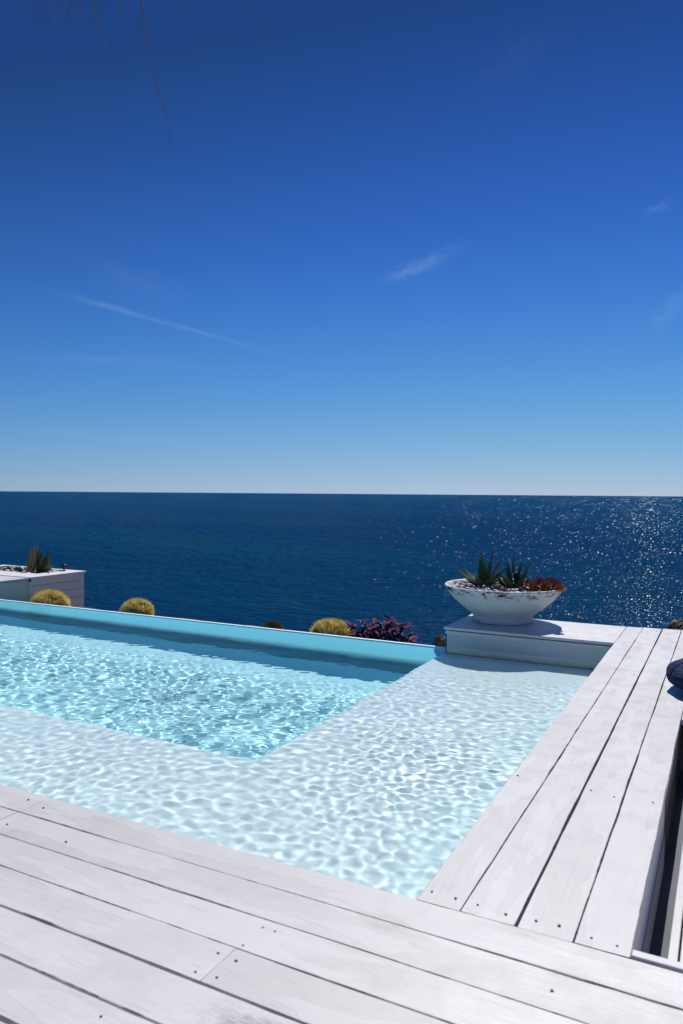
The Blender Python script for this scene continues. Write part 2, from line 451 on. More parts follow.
pts = [(-2.99, 2.47), (-2.985, 2.235), (-2.85, 2.24), (-2.85, 2.44), (-1.445, 1.93), (-1.45, 1.82), (-1.375, 1.83), (-1.37, 1.925),
       ]
for px, py in ((66, 842), (263, 928), (275, 932), (101, 1017), (552, 991), (243, 946)):
    p = at_z(px, py, 0); pts.append((p.x, p.y))
screws(pts, deck)

# ------------------------------------------------------------------ the step well at the right edge
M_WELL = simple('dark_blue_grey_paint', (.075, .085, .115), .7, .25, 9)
M_WELL_SHADE = simple('dark_side_shade', (.10, .075, .07), .7, .35, 14)  # dark brown stands in for the shade at the well's far end
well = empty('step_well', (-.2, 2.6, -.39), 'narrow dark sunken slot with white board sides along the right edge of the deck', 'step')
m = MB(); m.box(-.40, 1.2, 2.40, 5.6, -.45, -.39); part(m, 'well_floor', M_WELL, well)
m = MB()
for k in range(2):
    m.box(-.285, -.2535-.003*k, 2.546, 4.06, -.385+.176*k, -.385+.176*k+.1755, tone=.2+.3*k)
part(m, 'side_board', M_DECK_Y, well)
m = MB(); m.box(-.285, -.258, 4.064, 5.6, -.39, -.04); part(m, 'shaded_side_board', M_WELL_SHADE, well)  # far stretch of the side wall, its shade put into the colour
m = MB(); m.box(-.252, 1.0, 2.546, 2.584, -.05, .008, tone=.6, bev=.004); part(m, 'front_strip', M_DECK_X, well)
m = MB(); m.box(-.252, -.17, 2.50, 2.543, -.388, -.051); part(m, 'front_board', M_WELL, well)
m = MB(); m.box(-.166, -.133, 2.40, 5.4, -.385, -.200, tone=.6, bev=.003)
part(m, 'edge_board', M_DECK_Y, well)
m = MB()
for k in range(5):
    m.box(-.126+.19*k, -.126+.19*k+.184, 2.40, 5.4, -.235, -.202, tone=.4, bev=.003)
part(m, 'tread', M_DECK_Y, well)

# ------------------------------------------------------------------ raised platform under the bowl
def render_paint(name, c0, c1, rough=.6, stain=(.40, .40, .37)):
    t = NT(name); c = t.coord(); v = t.coord((6, 6, .8))
    b = t.mix(t.noise(c, 2.2, 5), c0, c1)
    b = t.mix(t.ramp(t.noise(v, 2.5, 5, .6), [(.52, 0), (.78, .35)]), b, stain)
    return t.out(t.bsdf(b, rough, bump=t.noise(c, 40, 5, .6), bump_d=.0015, bump_s=.5))
M_RENDER = render_paint('pale_grey_render', (.44, .49, .48), (.54, .585, .57))
plat = empty('platform', ((PLX0-1)/2, 8.5, WZ), 'low white platform with a boarded top at the far right end of the pool', 'platform')
m = MB(); m.box(PLX0+.03, -1.004, PY1+.03, 9.0, -1.7, -.075); part(m, 'base_wall', M_RENDER, plat)
m = MB()
for ya, yb in ((PY1, 8.315), (8.319, 8.665), (8.668, 9.03)):
    m.box(PLX0, -1.003, ya, yb, -.030, jr.uniform(-.0008, .0008), tone=.5+.4*jr.random(), bev=.0035)
part(m, 'top_board', M_DECK_X, plat)
m = MB(); m.box(PLX0+.016, -1.003, PY1+.016, 9.02, -.080, -.044, tone=.4, bev=.003); part(m, 'trim_board', M_DECK_X, plat)

# ------------------------------------------------------------------ planter bowl
def bowl_mat():
    t = NT('chipped_white_bowl_paint'); c = t.coord()
    sx = t.n('ShaderNodeSeparateXYZ'); t.link(c, sx.inputs[0]); z = sx.outputs['Z']
    b = t.mix(t.noise(c, 4, 6, .6), (.55, .56, .54), (.70, .70, .68))
    b = t.mix(t.ramp(t.noise(t.coord((1, 1, .5)), 6, 6, .65), [(.52, 0), (.72, .55)]), b, (.46, .45, .38))
    band = t.math('MULTIPLY', t.ramp(z, [(.315, 0), (.375, 1)]), t.ramp(z, [(.405, 1), (.425, .7)]))
    chips = t.ramp(t.noise(t.coord((1, 1, 2.2)), 11, 5, .62, .6), [(.525, 0), (.533, 1)])
    n2 = t.ramp(t.noise(c, 3.3, 2), [(.40, .35), (.52, 1)])
    f = t.math('MULTIPLY', t.math('MULTIPLY', band, chips), n2, True)
    under = t.mix(t.ramp(t.noise(c, 5, 2), [(.48, 0), (.54, 1)]), (.025, .022, .022), (.13, .022, .028))
    b = t.mix(f, b, under)
    f2 = t.math('MULTIPLY', t.ramp(t.noise(c, 17, 5, .65), [(.66, 0), (.69, 1)]), .75)
    b = t.mix(f2, b, (.22, .20, .17))
    h = t.math('SUBTRACT', t.math('MULTIPLY', t.noise(c, 30, 4), .3), f)
    return t.out(t.bsdf(b, .55, bump=h, bump_d=.004, bump_s=.6))
BC = at_z(502.5, 620.9, 0); BX, BY = BC.x, BC.y
bowl = empty('planter_bowl', (BX, BY, .002), 'large shallow white bowl planter with chipped paint, standing on the white platform', 'planter')
m = MB()
prof = [(.30, 0), (.338, 0), (.348, .012), (.350, .045), (.352, .075), (.372, .100), (.425, .138), (.500, .195), (.575, .262), (.635, .330), (.672, .385), (.689, .413),
        (.691, .423), (.685, .430), (.668, .430), (.655, .420), (.62, .36), (.55, .29), (.30, .25), (.02, .24)]
m.lathe(prof, seg=96, fn=lambda a, i, r, z: 1+.004*math.sin(3*a+1)+.003*math.sin(7*a))
m.build('bowl', bowl_mat(), bowl, True)
M_SOIL = simple('dry_soil', (.14, .10, .075), .95, .5, 30, .01)
m = MB(); m.lathe([(0, .405), (.2, .402), (.45, .392), (.632, .372)], seg=48, fn=lambda a, i, r, z: 1)
m.build('soil', M_SOIL, bowl, True)

def pebbles(name, mat, pts, label, rmin, rmax, kind='stuff'):
    m = MB()
    for (x, y, z) in pts:
        r = jr.uniform(rmin, rmax); a = jr.uniform(0, 6.3)
        prof_ = [(.15, -.9), (.75, -.6), (1, -.05), (.85, .45), (.45, .8), (.02, .9)]
        sx_, sy_, sz_ = r*jr.uniform(.8, 1.3), r*jr.uniform(.8, 1.2), r*jr.uniform(.6, .9)
        n0 = len(m.v); k_ = len(m.f)
        m.lathe([(p[0], p[1]) for p in prof_], seg=9, fn=lambda A, i, R_, Z, q=jr.random()*6: 1+.14*math.sin(2*A+q))
        for v in range(n0, len(m.v)):
            px_, py_, pz_ = m.v[v]; px_, py_, pz_ = px_*sx_, py_*sy_, pz_*sz_
            m.v[v] = (x+px_*math.cos(a)-py_*math.sin(a), y+px_*math.sin(a)+py_*math.cos(a), z+pz_)
        tn = jr.random()
        for f in range(k_, len(m.f)): m.tone[f] = tn
    return m.build(name, mat, None, True, label, None, None, kind)
def pebble_mat():
    t = NT('pale_pebbles'); tone = t.n('ShaderNodeAttribute', attribute_name='tone').outputs['Fac']
    b = t.ramp(tone, [(0, (.62, .60, .57)), (.55, (.72, .70, .68)), (.8, (.50, .36, .32)), (1, (.30, .22, .2))])
    b = t.mix(t.noise(t.coord(), 60, 3), b, (.45, .42, .4)); return t.out(t.bsdf(b, .6))
M_PEB = pebble_mat()
pp = []
for k in range(150):
    a, r = jr.uniform(0, 6.3), .60*math.sqrt(jr.random())
    pp.append((BX+r*math.cos(a), BY+r*math.sin(a), .412-.045*(r/.63)**2+jr.uniform(0, .014)))
pebbles('pebbles', M_PEB, pp, 'pale pebbles covering the soil of the white bowl planter', .018, .036)

# ------------------------------------------------------------------ plants: agaves, succulents, cacti, purple leaves
def leaf_mat(name, c0, c1, edge=None, scale=9, rough=.42, spec=.35):
    t = NT(name); c = t.coord(); tone = t.n('ShaderNodeAttribute', attribute_name='tone').outputs['Fac']
    b = t.mix(t.math('MULTIPLY', t.math('ADD', t.noise(c, scale, 4), tone), .5), c0, c1)
    return t.out(t.bsdf(b, rough, bump=t.noise(c, 40, 3), bump_d=.002, bump_s=.4, Specular_IOR_Level=spec))
M_AGAVE = leaf_mat('agave_leaf', (.022, .046, .018), (.10, .14, .045))
M_RED = leaf_mat('red_succulent_leaf', (.10, .025, .014), (.44, .16, .085))
M_PURPLE = leaf_mat('purple_leaf', (.040, .008, .024), (.24, .035, .11), rough=.7, spec=.12)
M_STRAW = leaf_mat('dry_straw_leaf', (.16, .115, .05), (.30, .22, .10), rough=.7)
M_YUC = leaf_mat('yucca_leaf', (.030, .055, .020), (.10, .12, .045))

def blade(m, base, az, L, W, e0, e1, T=.012, n=9, tone=.5, twist=0., trough=.35, widest=.35):
    """a fleshy pointed leaf: spine bends from elevation e0 to e1"""
    p = Vector(base); n0 = len(m.v); rings_ = []
    for i in range(n+1):
        t_ = i/n; e = e0+(e1-e0)*t_**1.2
        d = Vector((math.cos(az)*math.cos(e), math.sin(az)*math.cos(e), math.sin(e)))
        s_ = Vector((-math.sin(az), math.cos(az), 0))
        nn = s_.cross(d); nn = -nn if nn.z < 0 and abs(e) < 1.5 else nn
        if i: p = p + d*(L/n)
        w_ = W*.5*((.72+.28*math.sin(min(1, t_/widest)*math.pi/2)) * (1-max(0, (t_-widest)/(1-widest))**1.7)) + .0006
        th_ = T*(1-t_)**.8+.0006
        sd_ = (s_*math.cos(twist*t_)+nn*math.sin(twist*t_)); nd_ = (nn*math.cos(twist*t_)-s_*math.sin(twist*t_))
        m.v += [tuple(p-sd_*w_+nd_*w_*trough), tuple(p+nd_*(th_*.35)), tuple(p+sd_*w_+nd_*w_*trough), tuple(p-nd_*th_)]
    for i in range(n):
        for k in range(4):
            k2 = (k+1) % 4
            m.f.append((n0+4*i+k, n0+4*i+k2, n0+4*i+4+k2, n0+4*i+4+k)); m.tone.append(tone); m.mi.append(0)
    m.f.append((n0+4*n, n0+4*n+1, n0+4*n+2, n0+4*n+3)); m.tone.append(tone); m.mi.append(0)

def leaf_to(m, base, tip, W, T=.014, bend=.25, tone=.5):
    """agave leaf from a base towards a tip given in world space, bowed outwards"""
    b, q = Vector(base), Vector(tip); d = q-b; L = d.length
    az = math.atan2(d.y, d.x); e = math.atan2(d.z, math.hypot(d.x, d.y))
    blade(m, base, az, L*1.02, W, e-bend, e+bend, T, tone=tone)

def agave(px, py, tips, label, extra, seed, zb=.40, Yc=None):
    r = random.Random(seed); base = at_y(px, py, Yc if Yc else BY-.05)
    t = empty('agave', (base.x, base.y, zb), label, 'plant', 'agaves in the white bowl')
    m = MB()
    for (tx, ty, dy, W) in tips:
        tip = at_y(tx, ty, base.y+dy)
        a = math.atan2(tip.y-base.y, tip.x-base.x)
        leaf_to(m, (base.x+.03*math.cos(a), base.y+.03*math.sin(a), zb-.01), tip, W*1.5, tone=r.random(), bend=r.uniform(.05, .28))
    for k in range(extra):
        a = r.uniform(0, 6.28)
        blade(m, (base.x+.03*math.cos(a), base.y+.03*math.sin(a), zb-.01), a, r.uniform(.16, .26), r.uniform(.06, .085), r.uniform(.3, .7), r.uniform(.7, 1.2), .014, tone=r.random())
    part(m, 'leaves', M_AGAVE, t, False)
    return t
agave(484, 588, [(454, 564, -.02, .066), (481.5, 552, .05, .074), (491.5, 550.5, .0, .09), (464, 567, .12, .06), (503, 557, .08, .07), (499, 562, .1, .07), (508.5, 566, -.06, .075), (470, 572, .14, .06), (462, 574, -.12, .06), (496, 575, -.16, .07)],
      'taller green agave with pointed leaves, in the middle of the white bowl', 9, 1)
agave(513, 587, [(507.5, 561, .06, .06), (514, 556, .0, .075), (531.5, 558, -.02, .066), (522, 560, .08, .06), (500, 572, -.1, .05), (521, 573, .12, .055), (527, 575, -.1, .05)],
      'smaller green agave in the white bowl, between the taller agave and the reddish succulents', 8, 2)
k_ros = 0
for (px, py, R0_, dy, lab) in ((533, 588, .085, -.22, 'at the front left of the clump'), (546, 587, .10, -.18, 'at the front middle of the clump'), (557, 586, .085, -.02, 'at the right end of the clump'), (540, 582, .10, .02, 'in the middle of the clump'),
                               (551, 581, .10, .12, 'at the back right of the clump'), (529, 584, .075, -.02, 'at the left end of the clump'), (560, 589, .06, -.16, 'the small front right one')):
    b_ = at_y(px, py, BY+dy)
    b_.z = .41
    t = empty('succulent', b_, 'red brown succulent in the white bowl, '+lab, 'succulent', 'red brown succulents in the white bowl')
    m = MB()
    for lv in range(5):
        for k in range(9-lv):
            R0_ = R0_ if (lv or k) else R0_*1.22; a = 2*math.pi*(k+.5*(lv % 2))/(9-lv)+jr.uniform(-.15, .15); el = .05+.30*lv+jr.uniform(-.1, .1)
            blade(m, b_+Vector((.012*math.cos(a), .012*math.sin(a), .012+.012*lv)), a, R0_*(1.0-.10*lv)*jr.uniform(.85, 1.1), R0_*.50, el, el+.55, .010, n=5, tone=jr.random(), widest=.6)
    part(m, 'leaves', M_RED, t)

def barrel_cactus(px, ptop, wpx, Y, label, flat=.72, tint=0):
    top = at_y(px, ptop+3.0, Y); dep = (top-Vector((0, 0, 1.5))).dot(Fw); rad = wpx*dep/742/2*.80
    H = 2*rad*flat; zb = top.z - H
    t = empty('barrel_cactus', (top.x, Y, zb), label, 'cactus', 'barrel cacti along the far edge of the pool')
    ribs = 26; m = MB(); prof_ = []
    for i in range(15):
        a = -math.pi*.42 + (math.pi*.92)*i/14
        prof_.append((max(.004, rad*math.cos(a)**.8 if math.cos(a) > 0 else .004), H*.5+H*.5*math.sin(a)))
    m.lathe(prof_, seg=ribs*4, fn=lambda a, i, r, z: 1+.055*abs(math.cos(ribs*a/2))-.03+.03*math.sin(2*a+px)+.02*math.sin(3*a+px*2))
    m.build('body', M_CACT, t, True)
    sp = MB()
    for k in range(ribs):
        a = 2*math.pi*(k)/ribs
        for i in range(3, 14):
            for sub in (0, .5):
                f_ = i+sub
                if f_ > 13.6: continue
                i0 = int(f_); u = f_-i0; i1 = min(14, i0+1)
                r_ = prof_[i0][0]*(1-u)+prof_[i1][0]*u; z_ = prof_[i0][1]*(1-u)+prof_[i1][1]*u
                el = -math.pi*.42+(math.pi*.92)*f_/14
                lump = math.sin(3.1*a+px)+math.sin(5.3*a+.9*i+px*.7)+math.sin(1.7*i+2.2*a)
                if lump < -1.35: continue
                p = Vector((r_*1.03*math.cos(a), r_*1.03*math.sin(a), z_))
                for q in range(9):
                    az = a+jr.uniform(-.9, .9); e = el+jr.uniform(-.8, .9)
                    d = Vector((math.cos(az)*math.cos(e), math.sin(az)*math.cos(e), math.sin(e)))
                    L = jr.uniform(.05, .10)*rad/.24; s_ = d.orthogonal().normalized()*.0050; s2 = d.cross(s_).normalized()*.0050
                    n0 = len(sp.v); sp.v += [tuple(p+s_), tuple(p-s_*.5+s2), tuple(p-s_*.5-s2), tuple(p+d*L)]
                    tn = min(1, max(0, .5+.22*lump+jr.uniform(-.3, .3)))
                    for f in ((0, 1, 3), (1, 2, 3), (2, 0, 3)): sp.f.append(tuple(n0+x for x in f)); sp.tone.append(tn); sp.mi.append(0)
    sp.build('spines', M_SPINE2 if tint else M_SPINE, t)
    return t
M_CACT = leaf_mat('cactus_skin', (.16, .16, .035), (.30, .27, .07))
def spine_mat(name, c0, c1):
    t = NT(name); tone = t.n('ShaderNodeAttribute', attribute_name='tone').outputs['Fac']
    col = t.mix(tone, c0, c1); d = t.n('ShaderNodeBsdfDiffuse', i_Color=col); tr = t.n('ShaderNodeBsdfTranslucent', i_Color=col)
    mx = t.n('ShaderNodeMixShader', i_0=.72); t.link(d.outputs[0], mx.inputs[1]); t.link(tr.outputs[0], mx.inputs[2]); return t.out(mx.outputs[0])
M_SPINE = spine_mat('yellow_spines', (.66, .52, .17), (.98, .93, .58))
M_SPINE2 = leaf_mat('brown_spines', (.12, .09, .05), (.26, .20, .10), rough=.6)
barrel_cactus(49.5, 591.5, 39, 9.02, 'golden barrel cactus in front of the white planter box, leftmost of the cacti')
barrel_cactus(137, 599.5, 33, 9.05, 'golden barrel cactus standing alone against the sea, second from the left')
barrel_cactus(272, 621.5, 24, 9.0, 'small brownish barrel cactus barely showing above the pool edge', .8, 1)
barrel_cactus(331, 621, 43, 9.03, 'golden barrel cactus beside the purple leaved plant')

# purple leaved plant
def purple_plant():
    o = at_y(380, 643, 9.0); zb = -.56
    t = empty('purple_plant', (o.x, o.y, zb), 'dark purple leafy plant growing beyond the pool edge, right of a golden cactus', 'plant')
    st, lf = MB(), MB(); r = random.Random(8)
    tips = [(345, 630, .1), (352, 626, .0), (362, 622, .1), (372, 630, -.1), (379, 627, .1), (387, 618.5, .0), (391, 622, .1), (395, 629, -.1), (403, 626, .1), (407, 625, .0), (411, 638, -.1), (384, 634, .15), (367, 634, .1), (357, 635, -.1), (400, 635, .1), (376, 622.5, .2), (415, 640, .05), (341, 634, .1)]
    for (tx, ty, dy) in tips:
        tip = at_y(tx, ty, o.y+dy); b = Vector((o.x+(tip.x-o.x)*.35+r.uniform(-.04, .04), o.y+r.uniform(-.08, .08), zb))
        pts_ = []
        for i in range(7):
            u = i/6; p = b.lerp(tip, u); p.z += .04*math.sin(u*math.pi); p.x += .015*math.sin(5*u+tx); pts_.append(p)
        st.tube(pts_, [.007*(1-.6*i/6) for i in range(7)], 6)
        for i in range(1, 7):
            for q in range(3 if i < 6 else 6):
                a = r.uniform(0, 6.28); e = r.uniform(-.2, .9)
                blade(lf, pts_[i]+Vector((0, 0, r.uniform(-.02, .01))), a, r.uniform(.08, .15), r.uniform(.04, .06), e, e-.6, .002, n=5, tone=r.random(), trough=.25, widest=.4)
    part(st, 'stems', M_PURPLE, t, True); part(lf, 'leaves', M_PURPLE, t)
purple_plant()

# ------------------------------------------------------------------ rocks
def rock(x, y, z, r, mat, label, seed, sq=(1, 1, .8)):
    q = np.random.default_rng(seed); m = MB(); n_ = 20; k_ = 32
    ph = q.uniform(0, 6.28, (8,)); 
    def f(a, i, R_, Z):
        el = Z
        return 1+.12*math.sin(2*a+ph[0]+Z*3)+.09*math.sin(5*a+ph[1]-Z*5)+.06*math.sin(9*a+ph[2]+Z*11)+.05*math.sin(14*a+ph[3]-Z*17)
    pr = [(max(.01, math.cos(-1.5+3.0*i/n_)), math.sin(-1.5+3.0*i/n_)) for i in range(n_+1)]
    m.lathe(pr, seg=k_, fn=f)
    m.v = [(r*sq[0]*v[0], r*sq[1]*v[1], r*sq[2]*(v[2]+.10*math.sin(7*v[0]+ph[4])+.07*math.sin(11*v[1]+ph[5]))) for v in m.v]
    o = m.build('rock', mat, None, False, label, 'rock'); o.location = (x, y, z); return o
def rock_mat(name, c0, c1, c2):
    t = NT(name); c = t.coord(); b = t.ramp(t.noise(c, 9, 6, .65), [(.35, c0), (.52, c1), (.68, c2)])
    return t.out(t.bsdf(b, .85, bump=t.noise(c, 14, 8, .7), bump_d=.03, bump_s=1))
M_ROCK1 = rock_mat('rust_brown_rock', (.05, .022, .014), (.24, .10, .05), (.34, .20, .12))
M_ROCK2 = rock_mat('brown_rock', (.04, .025, .018), (.13, .075, .05), (.36, .30, .26))
p = at_y(439.5, 642, 8.95); rock(p.x, 8.95, p.z-.02, .085, M_ROCK1, 'small rust brown rock between the purple plant and the white platform', 3, (.75, .8, 1.2))
p = at_y(684, 629, 9.6); rock(p.x, 9.6, p.z-.03, .19, M_ROCK2, 'dark brown rock showing behind the far end of the deck boards', 5, (.9, .9, .75))

# ------------------------------------------------------------------ navy cushion
def cushion():
    t = NT('navy_cloth'); c = t.coord()
    b = t.mix(t.noise(c, 8, 5), (.007, .022, .072), (.013, .038, .12))
    return t.out(t.bsdf(b, .75, bump=t.math('ADD', t.noise(t.coord((1, 1, 2.8)), 11, 5, .65, 1.2), t.math('MULTIPLY', t.noise(c, 260, 2), .05)), bump_d=.05, bump_s=1.0, Specular_IOR_Level=.15))
M_NAVY = cushion()
cu = empty('cushion', (-.045, 6.32, .003), 'round navy blue cloth cushion lying on the white deck at the right edge', 'cushion')
m = MB(); n_ = 26; RC = .360; HC = .255
pr = []
for i in range(n_+1):
    a = -math.pi/2+math.pi*i/n_
    pr.append((max(.004, RC*abs(math.cos(a))**.62), HC*.46+HC*.5*math.sin(a)*(1.0 if a > 0 else .92)))
def wr(a, i, r, z):
    u = z/HC
    seam = -.03*math.exp(-((a*8/6.283) % 1-.5)**2/.004)*max(0, u)
    return 1+seam+.018*math.sin(9*a+7*u)+.015*math.sin(4*a-9*u+2)
m.lathe(pr, seg=120, fn=wr); m.build('cover', M_NAVY, cu, True)
m = MB()
for k in range(8):
    a = (k+.5)*2*math.pi/8; pts_ = []
    for i in range(13, n_):
        r_, z_ = pr[i]; q_ = wr(a, i, r_, z_)*r_; pts_.append((q_*math.cos(a)*1.004, q_*math.sin(a)*1.004, z_+.002))
    m.tube(pts_, .004, 6)
m.build('piping', M_NAVY, cu, True)

# ------------------------------------------------------------------ white planter box and deck on the far left
LX = -10.70
pb = empty('planter_box', (-11.4, 9.8, -.56), 'white boarded planter box with pale coping beyond the left end of the pool edge', 'planter')
M_BOARD_S = render_paint('white_side_boards', (.68, .62, .57), (.78, .72, .67), .6, (.52, .47, .42))
m = MB()
zz = [-1.7, -1.25, -.93, -.77, -.61, -.455, -.30, -.15, -.022]
for k in range(len(zz)-1):
    m.box(LX-.03, LX-.0025*(k % 2), 8.872, 10.10, zz[k]+.003, zz[k+1]-.003, bev=.002)
    m.box(-12.9, LX-.03, 10.07, 10.098, zz[k]+.003, zz[k+1]-.003, bev=.002)
    m.box(-12.9, LX-.03, 8.874, 8.90, zz[k]+.003, zz[k+1]-.003, bev=.002)
    m.box(-12.93, -12.901, 8.872, 10.10, zz[k]+.003, zz[k+1]-.003, bev=.002)
part(m, 'side_board', M_BOARD_S, pb)
M_COPING = render_paint('white_coping', (.62, .61, .62), (.70, .69, .70))
m = MB()
m.box(LX-.36, LX+.03, 8.86, 10.13, -.020, .012, bev=.004); m.box(-12.96, -12.76, 8.86, 10.13, -.020, .012, bev=.004)
m.box(-12.758, LX-.362, 8.86, 9.34, -.020, .011, bev=.004); m.box(-12.758, LX-.362, 10.03, 10.13, -.020, .011, bev=.004)
part(m, 'coping', M_COPING, pb)
m = MB(); m.box(-12.88, LX-.04, 8.91, 10.06, -1.6, -.035); part(m, 'soil', M_SOIL, pb)
m = MB()
for k in range(10):
    xa = LX-.004-.19*(k+1)
    m.box(xa, xa+.184, 2.56, 8.852, -.035, jr.uniform(-.001, .001), tone=jr.random(), bev=.0035)
deckl = m.build('deck', M_DECK_Y, kind='structure')
sk = empty('deck_skirt', (LX, 8.4, -.6), 'white boarded skirt under the left deck, in front of the planter box', 'skirting')
m = MB()
for k in range(2): m.box(LX-.06, LX-.028-.004*k, 8.068, 8.868, -.62+.29*k, -.62+.29*k+.287, bev=.002)
part(m, 'skirt_board', M_BOARD_S, sk)
M_BLACK = simple('black_plastic', (.012, .012, .013), .4, .3, 20)
sp_ = at_y(30.5, 577.5, 8.72)
t = empty('wall_lamp', (LX+.01, 8.873, -.03), 'tiny black lamp fixed at the joint between deck skirt and planter box', 'lamp')
m = MB(); m.box(LX+.002, LX+.028, 8.858, 8.888, -.055, -.022, bev=.004); part(m, 'housing', M_BLACK, t)
m = MB(); m.tube([(LX+.016, 8.873, -.056), (LX+.016, 8.873, -.07)], [.010, .013], 12); part(m, 'lamp_head', M_BLACK, t)
p = at_z(64, 570.8, .012)
t = empty('spotlight', (p.x, p.y, .012), 'small black garden spotlight on the coping of the planter box', 'lamp')
m = MB(); m.lathe([(.004, 0), (.035, 0), (.035, .012), (.012, .016), (.012, .03), (.04, .04), (.05, .07), (.045, .11), (.02, .125), (.003, .126)], seg=20)
m.build('lamp_head', M_BLACK, t, True)
# plants in the planter box
def spiky(px, py, Y, tips, mat, label, name='yucca', W=.07, group=None, zb=-.05):
    r = random.Random(int(px*7)); base = at_y(px, py, Y)
    t = empty(name, (base.x, Y, zb), label, 'plant', group); m = MB()
    for (tx, ty, dy) in tips:
        tip = at_y(tx, ty, Y+dy)
        leaf_to(m, (base.x+.3*(at_y(tx, py, Y).x-base.x)+r.uniform(-.02, .02), Y+dy*.2, zb), tip, W*r.uniform(.8, 1.15), .006, bend=r.uniform(.02, .12), tone=r.random())
    part(m, 'leaves', mat, t); return t
spiky(40, 572, 9.70, [(38.5, 549, 0), (41, 552, .05), (44, 555, -.05), (49.5, 550, .04), (51, 556, .0), (47, 563, -.1), (36, 556, .05), (53, 566, -.1)], M_YUC,
      'green pointed agave in the white planter box, right of the dry straw coloured plant', 'agave', .15)
spiky(30.5, 572.5, 9.60, [(29.5, 548, 0), (31.5, 546.5, .03), (33.5, 543.5, .02), (35.5, 544.5, -.03), (27.5, 553, .05), (25.5, 559, -.05), (32.5, 550, -.06), (30, 556, -.08), (37.5, 547, .05), (38.5, 542, .0), (28.5, 563, -.1)], M_STRAW,
      'dry straw coloured upright plant in the white planter box', 'dry_plant', .05)
for k, (px, py, s_, lab) in enumerate(((19, 573.5, 1.0, 'low dark succulent in the planter box, left of the dry straw plant'), (9, 573.5, .8, 'low dark succulent nearest the left edge of the photo'))):
    b_ = at_y(px, py-2, 9.68); b_.z = -.05
    t = empty('succulent', b_, lab, 'succulent', 'low succulents in the planter box'); m = MB()
    for q in range(26):
        a = jr.uniform(0, 6.28); e = jr.uniform(.2, 1.4)
        blade(m, b_+Vector((jr.uniform(-.08, .08), jr.uniform(-.06, .06), 0)), a, .12*s_*jr.uniform(.7, 1.2), .035, e, e+.3, .008, n=5, tone=jr.random())
    part(m, 'leaves', M_YUC, t)
pebbles('pebbles', M_PEB, [(LX-.42-1.6*jr.random(), 9.37+.64*jr.random(), -.03+.02*jr.random()) for _ in range(60)], 'pale pebbles between the plants of the white planter box', .02, .05)

# ------------------------------------------------------------------ terrain: planting bed beyond the pool, slope down to the sea
def ground_mat():
    t = NT('rocky_soil'); c = t.coord()
    b = t.ramp(t.noise(c, 2.5, 8, .65), [(.3, (.09, .06, .045)), (.5, (.17, .125, .09)), (.7, (.27, .22, .17))])
    return t.out(t.bsdf(b, .95, bump=t.noise(c, 6, 10, .7), bump_d=.06, bump_s=.8))
gxs = np.concatenate([np.linspace(-60, -14, 40), np.linspace(-13.8, 3, 150), np.linspace(3.4, 60, 40)])
gys = np.concatenate([np.linspace(-40, 7.9, 20), [8.063, 8.10, 8.40, 8.74, 8.78], np.linspace(8.82, 9.8, 22), np.linspace(10, 26, 40)])
rr_ = np.random.default_rng(2)
def bumps(x, y, n, lo, hi, seed):
    q = np.random.default_rng(seed); z = 0
    for _ in range(n):
        l = math.exp(q.uniform(math.log(lo), math.log(hi))); a = q.uniform(0, 6.28); z = z + l*np.sin(2*np.pi/l*(x*np.cos(a)+y*np.sin(a))+q.uniform(0, 6.28))
    return z/n
GXX, GYY = np.meshgrid(gxs, gys)
Z = np.where(GYY < 8.76, -1.72, -.60)  # low trench added behind the overflow wall so sun reaches its back
Z = Z + np.where((GYY > 8.77) & (GYY < 10.9), np.clip(bumps(GXX, GYY, 14, .25, 1.2, 4)*.25, -.05, .06), 0)
tt = np.clip((GYY-9.5)/15, 0, 1)
Z = np.where(GYY > 9.5, Z - tt**.75*(9.8) + bumps(GXX, GYY, 14, .6, 5, 6)*.8*np.clip(tt*4, 0, 1), Z)
mb = MB(); ny_, nx_ = Z.shape
mb.v = [(float(GXX[j, i]), float(GYY[j, i]), float(Z[j, i])) for j in range(ny_) for i in range(nx_)]
for j in range(ny_-1):
    for i in range(nx_-1):
        mb.f.append((j*nx_+i, j*nx_+i+1, (j+1)*nx_+i+1, (j+1)*nx_+i)); mb.tone.append(.5); mb.mi.append(0)
mb.build('ground', ground_mat(), None, False, kind='structure')

# ------------------------------------------------------------------ tree whose thin twigs hang into the top left corner
M_BARK = simple('tree_bark', (.10, .075, .055), .9, .4, 12, .01)
M_TWIG = simple('dry_twig', (.09, .075, .075), .8, .3, 20)
tree = empty('tree', (-3.3, .75, -.03), 'tree of thin dark twigs drooping into the top left corner of the sky', 'tree')
def at_d(px, py, dist):
    d = (Fw + Rt*((px-341.5)/742) + Up*((512-py)/742)).normalized(); return Vector((0, 0, 1.5)) + d*dist
m = MB()
top = at_d(-60, -95, 3.3)
m.tube([(-3.3, .75, -.03), (-3.27, .80, .8), (-3.34, .9, 1.7), (-3.2, 1.05, 2.6), (-3.0, 1.35, 3.4)], [.13, .11, .095, .08, .06], 14)
part(m, 'trunk', M_BARK, tree, True)
m = MB()
br = [Vector((-3.0, 1.35, 3.38)), at_d(-70, -120, 3.0), at_d(60, -85, 2.6), at_d(190, -70, 2.4), at_d(320, -60, 2.3)]
m.tube(br, [.05, .032, .02, .012, .005], 10)
part(m, 'branch', M_BARK, tree, True)
def twig(pxs, rad, dist):
    rad *= .8
    m = MB(); pts_ = [at_d(x, y, dist) for x, y in pxs]; P_ = []
    for i in range(len(pts_)-1):
        for u in (0, .5): P_.append(pts_[i].lerp(pts_[i+1], u)+Vector((jr.uniform(-.003, .003), jr.uniform(-.003, .003), 0)))
    P_.append(pts_[-1]); k = len(P_)
    m.tube(P_, [rad*(1-.65*i/(k-1)) for i in range(k)], 6); part(m, 'twig', M_TWIG, tree, True)
